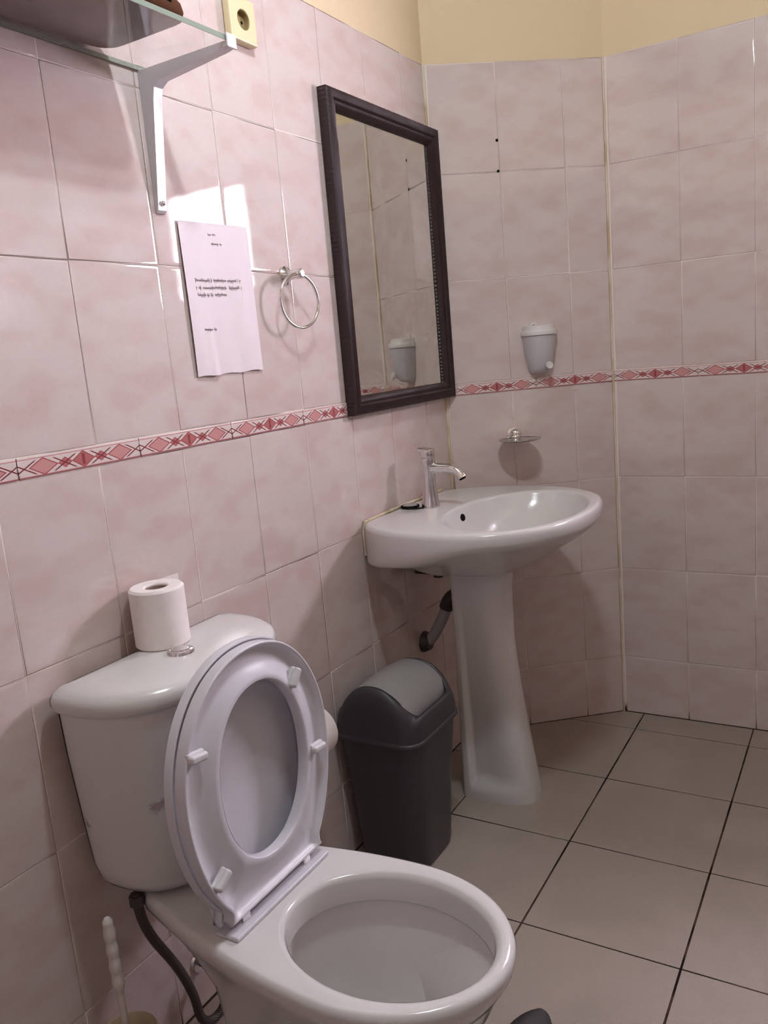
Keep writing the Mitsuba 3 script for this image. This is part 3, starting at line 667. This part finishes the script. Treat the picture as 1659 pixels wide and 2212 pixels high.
# ------------------------------------------------------------------ soap dispenser
def on_b(s, z, off=0.0): return A0 + BT * s + ZH * z + BN * off
def bframe(s, z, off=0.0): return frame4(on_b(s, z, off), BT, BN, ZH)     # local: x along the wall, y out, z up
dis = thing('soap_dispenser', 'white-capped grey soap dispenser on the slanted wall above the basin', 'soap dispenser')
def dring(hw, dep, z, n=48):
    t = np.linspace(0, PI, n)
    p = np.vstack([np.c_[hw * np.cos(t), 0.006 + (dep - 0.006) * np.sin(t) ** 0.8], [[-hw, 0.0012], [hw, 0.0012]]])
    return z3(p, z)
DC = bframe(0.298, 1.150)
BF = bframe(0.298, 1.150); BF[:3, 0] *= -1          # keep it right-handed: x, y, z -> -t, n, z
BF = frame4(on_b(0.298, 1.146), -BT, BN, ZH)
add('container', fix(move(loft([dring(0.018, 0.024, 0.0), dring(0.028, 0.036, 0.003), dring(0.034, 0.046, 0.012), dring(0.040, 0.056, 0.035), dring(0.045, 0.062, 0.065), dring(0.048, 0.065, 0.095), dring(0.049, 0.066, 0.114)]), BF)), 'm_dispenser', dis, smooth=40, label='translucent grey container')
cap_ = fix(move(loft([dring(0.047, 0.064, 0.1145), dring(0.053, 0.070, 0.115), dring(0.054, 0.071, 0.119), dring(0.054, 0.071, 0.126), dring(0.052, 0.069, 0.130), dring(0.047, 0.063, 0.131), dring(0.046, 0.062, 0.142), dring(0.041, 0.056, 0.1455), dring(0.02, 0.03, 0.1465)]), BF))
add('cap', cap_, 'm_cap', dis, smooth=40, label='white cap')
eye = trimesh.creation.torus(0.0085, 0.0028, 28, 10)
add('hanging_eye', move(eye, frame4(on_b(0.285, 1.146 + 0.1425, 0.004), BT, ZH, BN)), 'm_cap', dis, smooth=True)
kn = lathe([[0, 0], [0.008, 0], [0.008, 0.010], [0.0112, 0.011], [0.0118, 0.016], [0.0095, 0.0205], [0.005, 0.0195], [0, 0.0192]], 32)
add('push_button', move(kn, frame4(on_b(0.311, 1.146 + 0.024, 0.046), BT, ZH, BN)), 'm_cap', dis, smooth=40, label='white round push button')

# ------------------------------------------------------------------ soap dish
sd = thing('soap_dish', 'round flat glass soap dish on a chrome knob above the basin', 'soap dish')
add('mount', cat(move(lathe([[0, 0], [0.016, 0], [0.016, 0.003], [0.009, 0.006], [0.007, 0.010], [0.011, 0.014], [0.0158, 0.021], [0.0172, 0.029], [0.0158, 0.037], [0.010, 0.043], [0, 0.0455]], 32), frame4(on_b(0.203, 0.971, 0.0002), BT, ZH, BN)),
                 move(rbox(-0.012, 0.012, 0.012, 0.055, -0.016, -0.0125, 0.0012), bframe(0.203, 0.971))), 'm_chrome', sd, smooth=40)
add('plate', move(lathe([[0, 0], [0.058, 0], [0.064, 0.0035], [0.065, 0.006], [0.063, 0.006], [0.057, 0.003], [0, 0.003]], 64), frame4(on_b(0.203, 0.955, 0.072), BN, -BT, ZH)), 'm_chrome', sd, smooth=40, label='thin round plate')

# ------------------------------------------------------------------ glass shelf, bracket, things on it
SHZ = 1.768
sh = thing('glass_shelf', 'clear glass shelf on white brackets high on the left wall', 'shelf')
gy0, gy1, gx1 = -2.02, -1.434, 0.203
add('pane', box(0.004, gx1, gy0, gy1, SHZ, SHZ + 0.008), 'm_glass', sh, smooth=False)
add('edge', box(0.0030, 0.0040, gy0, gy1, SHZ, SHZ + 0.008), 'm_glass_edge', sh, smooth=False, label='green glass edge')
add('edge', box(gx1, gx1 + 0.0010, gy0, gy1, SHZ, SHZ + 0.008), 'm_glass_edge', sh, smooth=False, label='green glass edge')
def bracket(y):
    w = 0.0105
    P = [(0.0006, 1.525), (0.008, 1.533), (0.030, 1.715), (0.035, 1.735), (0.050, 1.744), (0.19, 1.757), (0.207, 1.7605), (0.207, SHZ - 0.0005), (0.0006, SHZ - 0.0005)]
    g = Polygon(P).buffer(-0.002).buffer(0.004).buffer(-0.002)
    me = trimesh.creation.extrude_polygon(g, 2 * w, engine='earcut')
    me.apply_transform(frame4((0, y + w, 0), [1, 0, 0], [0, 0, 1], [0, -1, 0]))
    return fix(me)
for y in (-1.447, -1.95):
    bk_ = add('bracket', bracket(y), 'm_shelf_paint', sh, smooth=25)
add('lip', rbox(0.2045, 0.2085, -1.459, -1.435, 1.757, 1.779, 0.0015), 'm_shelf_paint', bk_.replace('_001', ''), smooth=40)
add('screw', move(trimesh.creation.icosphere(2, 0.0045), trimesh.transformations.translation_matrix([0.011, -1.447, 1.545])), 'm_chrome', bk_.replace('_001', ''), smooth=True)
pouch = thing('pouch', 'brown soft pouch lying on the glass shelf', 'pouch')
def soft(x0, x1, y0, y1, z0, h, e=9.0, n=64):
    cx, cy, a, b = (x0 + x1) / 2, (y0 + y1) / 2, (x1 - x0) / 2, (y1 - y0) / 2
    rs = []
    for s, k in ((0.93, 0.0), (0.985, 0.10), (1.0, 0.35), (0.985, 0.65), (0.93, 0.86), (0.80, 0.97), (0.4, 1.0)):
        p = ell(cx, cy, a * s, b * s, n, e)
        w = 0.004 * np.sin(np.linspace(0, 2 * PI, n, endpoint=False) * 5 + k * 2)
        rs.append(z3(p, z0 + h * k + (w * k if k > 0.5 else 0)))
    return fix(loft(rs))
add('body', soft(0.008, 0.200, -1.98, -1.525, SHZ + 0.0085, 0.042), 'm_leather', pouch, smooth=50)
add('zip', rbox(0.196, 0.2005, -1.93, -1.57, SHZ + 0.025, SHZ + 0.031, 0.002), 'm_black', pouch)
tw = thing('hand_towel', 'pale folded hand towel lying on the brown pouch on the glass shelf', 'towel')
for k in range(2):
    add('fold', soft(0.018, 0.186, -1.96, -1.575 - 0.01 * k, SHZ + 0.0535 + 0.0245 * k, 0.0235, 5.0), 'm_towel', tw, smooth=50)

# ------------------------------------------------------------------ socket
so = thing('wall_socket', 'cream single wall socket above the towel ring at the top edge', 'socket')
sy, sz = -1.163, 1.925
def plate_with_hole():
    from manifold3d import Manifold, Mesh
    b = rbox(0.0005, 0.020, sy - 0.0405, sy + 0.0405, sz - 0.0425, sz + 0.0425, 0.004)
    B = Manifold(Mesh(np.array(b.vertices, np.float32), np.array(b.faces, np.uint32)))
    c = Manifold.cylinder(0.03, 0.0195, 0.0195, 48).rotate((0, 90, 0)).translate((0.005, sy, sz))
    m = (B - c).to_mesh()
    return trimesh.Trimesh(m.vert_properties[:, :3], m.tri_verts, process=False)
add('plate', plate_with_hole(), 'm_ivory', so, smooth=40)
SM = frame4((0.0055, sy, sz), [0, 1, 0], [0, 0, 1], [1, 0, 0])
add('recess', move(lathe([[0, 0.0], [0.0192, 0.0], [0.0192, 0.0125], [0.0180, 0.0125], [0.0178, 0.0012], [0, 0.0012]], 40), SM), 'm_ivory_dark', so, smooth=30, label='round brown recess for the plug')
for dy in (-0.0095, 0.0095):
    m = trimesh.creation.cylinder(0.0030, 0.001, sections=16)
    add('pin_hole', move(m, SM @ trimesh.transformations.translation_matrix([dy, 0, 0.0015])), 'm_black', so)

# ------------------------------------------------------------------ under the cistern: hose, stop valve, brush
ho_ = thing('water_hose', 'dark braided flexible hose hanging from the cistern to the floor', 'hose')
hp = spline([[0.092, -1.800, 0.404], [0.090, -1.796, 0.36], [0.085, -1.775, 0.300], [0.075, -1.735, 0.225], [0.062, -1.695, 0.14], [0.052, -1.672, 0.07], [0.050, -1.660, 0.030], [0.052, -1.640, 0.014], [0.056, -1.614, 0.020], [0.057, -1.607, 0.042]], 60)
add('tube', tube(hp, 0.0085, 14), 'm_hose', ho_, smooth=40)
add('nut', move(lathe([[0, -0.018], [0.013, -0.018], [0.013, 0.0], [0, 0.0]], 6), trimesh.transformations.translation_matrix([0.092, -1.800, 0.4015])), 'm_dark_metal', ho_, smooth=False)
va = thing('stop_valve', 'small chrome stop valve on the wall under the toilet pan', 'valve')
add('body', cat(tube([[0.001, -1.606, 0.10], [0.03, -1.606, 0.10], [0.066, -1.606, 0.10]], 0.0085, 14), move(lathe([[0, -0.052], [0.009, -0.052], [0.010, -0.02], [0.012, 0], [0.009, 0.02], [0.006, 0.05], [0, 0.05]], 24), trimesh.transformations.translation_matrix([0.057, -1.606, 0.10]))), 'm_steel', va, smooth=35)
add('wall_flange', move(lathe([[0, 0], [0.022, 0], [0.020, 0.005], [0, 0.008]]), frame4((0.0003, -1.606, 0.10), [0, 1, 0], [0, 0, 1], [1, 0, 0])), 'm_chrome', va)
add('handle', cat(rbox(0.066, 0.080, -1.614, -1.598, 0.09, 0.11, 0.004)), 'm_dark_metal', va)
bru = thing('toilet_brush', 'white-handled toilet brush in a cream holder beside the cistern', 'toilet brush')
hx, hy = 0.100, -1.866
hpz = np.linspace(0.05, 0.405, 72)
hr_ = np.where(hpz < 0.275, 0.0058, 0.0078 + 0.0021 * np.abs(np.sin((hpz - 0.275) * PI / 0.029)))
hr_[-1] = 0.004; hr_[-2] = 0.008
add('handle', tube(np.c_[hx - (hpz - 0.2) * 0.02, np.full(72, hy), hpz], hr_, 16), 'm_brush_white', bru, smooth=40)
add('bristles', move(lathe([[0, 0.02], [0.030, 0.025], [0.036, 0.05], [0.034, 0.085], [0.010, 0.098], [0, 0.098]]), trimesh.transformations.translation_matrix([hx, hy, 0])), 'm_towel', bru, kind=None)
hd = thing('brush_holder', 'cream plastic toilet brush holder standing below the cistern', 'brush holder')
add('cup', move(lathe([[0, 0.001], [0.050, 0.001], [0.054, 0.006], [0.047, 0.06], [0.041, 0.12], [0.043, 0.165], [0.047, 0.186], [0.049, 0.192], [0.046, 0.193], [0.041, 0.17], [0.038, 0.12], [0.043, 0.012], [0, 0.012]], 48), trimesh.transformations.translation_matrix([hx, hy, 0])), 'm_brush_cream', hd, smooth=45)

# ------------------------------------------------------------------ slipper by the bowl
sl = thing('slipper', 'dark grey rubber slipper on the floor beside the toilet bowl', 'slipper')
def foot(z, g, back):
    t = np.linspace(0, 2 * PI, 64, endpoint=False)
    L = 0.13
    x = -L + (L + g) * np.cos(t)
    w = 0.043 + 0.006 * np.cos(t)
    return np.c_[x, (w + g) * np.sin(t), np.full(64, z) if np.isscalar(z) else z]
SLM = frame4((0.628, -1.372, 0.0), np.array([0.05, 1.0, 0]) / math.hypot(0.05, 1), np.array([-1.0, 0.05, 0]) / math.hypot(0.05, 1), [0, 0, 1])
def flat(z, g): return foot(z, g, 0)
add('sole', fix(move(loft([flat(0.0005, -0.004), flat(0.003, 0.0), flat(0.016, 0.001), flat(0.019, -0.002)]), SLM)), 'm_rubber', sl, smooth=40)
up_r = []
for k in np.linspace(0, 1, 9):
    xx = -0.012 - 0.105 * k
    wv = 0.047 * math.sqrt(max(1 - ((xx + 0.13) / 0.127) ** 2, 0.02))
    t = np.linspace(0, PI, 25)
    hgt = 0.018 + 0.036 * math.sin(0.5 * PI * min(1, 0.25 + k))
    o = np.c_[np.full(25, xx), wv * np.cos(t), 0.015 + (hgt - 0.0) * np.sin(t) ** 0.7]
    i_ = np.c_[np.full(25, xx), (wv - 0.004) * np.cos(t), 0.015 + (hgt - 0.004) * np.sin(t) ** 0.7][::-1]
    up_r.append(np.vstack([o, i_]))
add('upper', fix(move(loft(up_r, True, True), SLM)), 'm_rubber', sl, smooth=45)
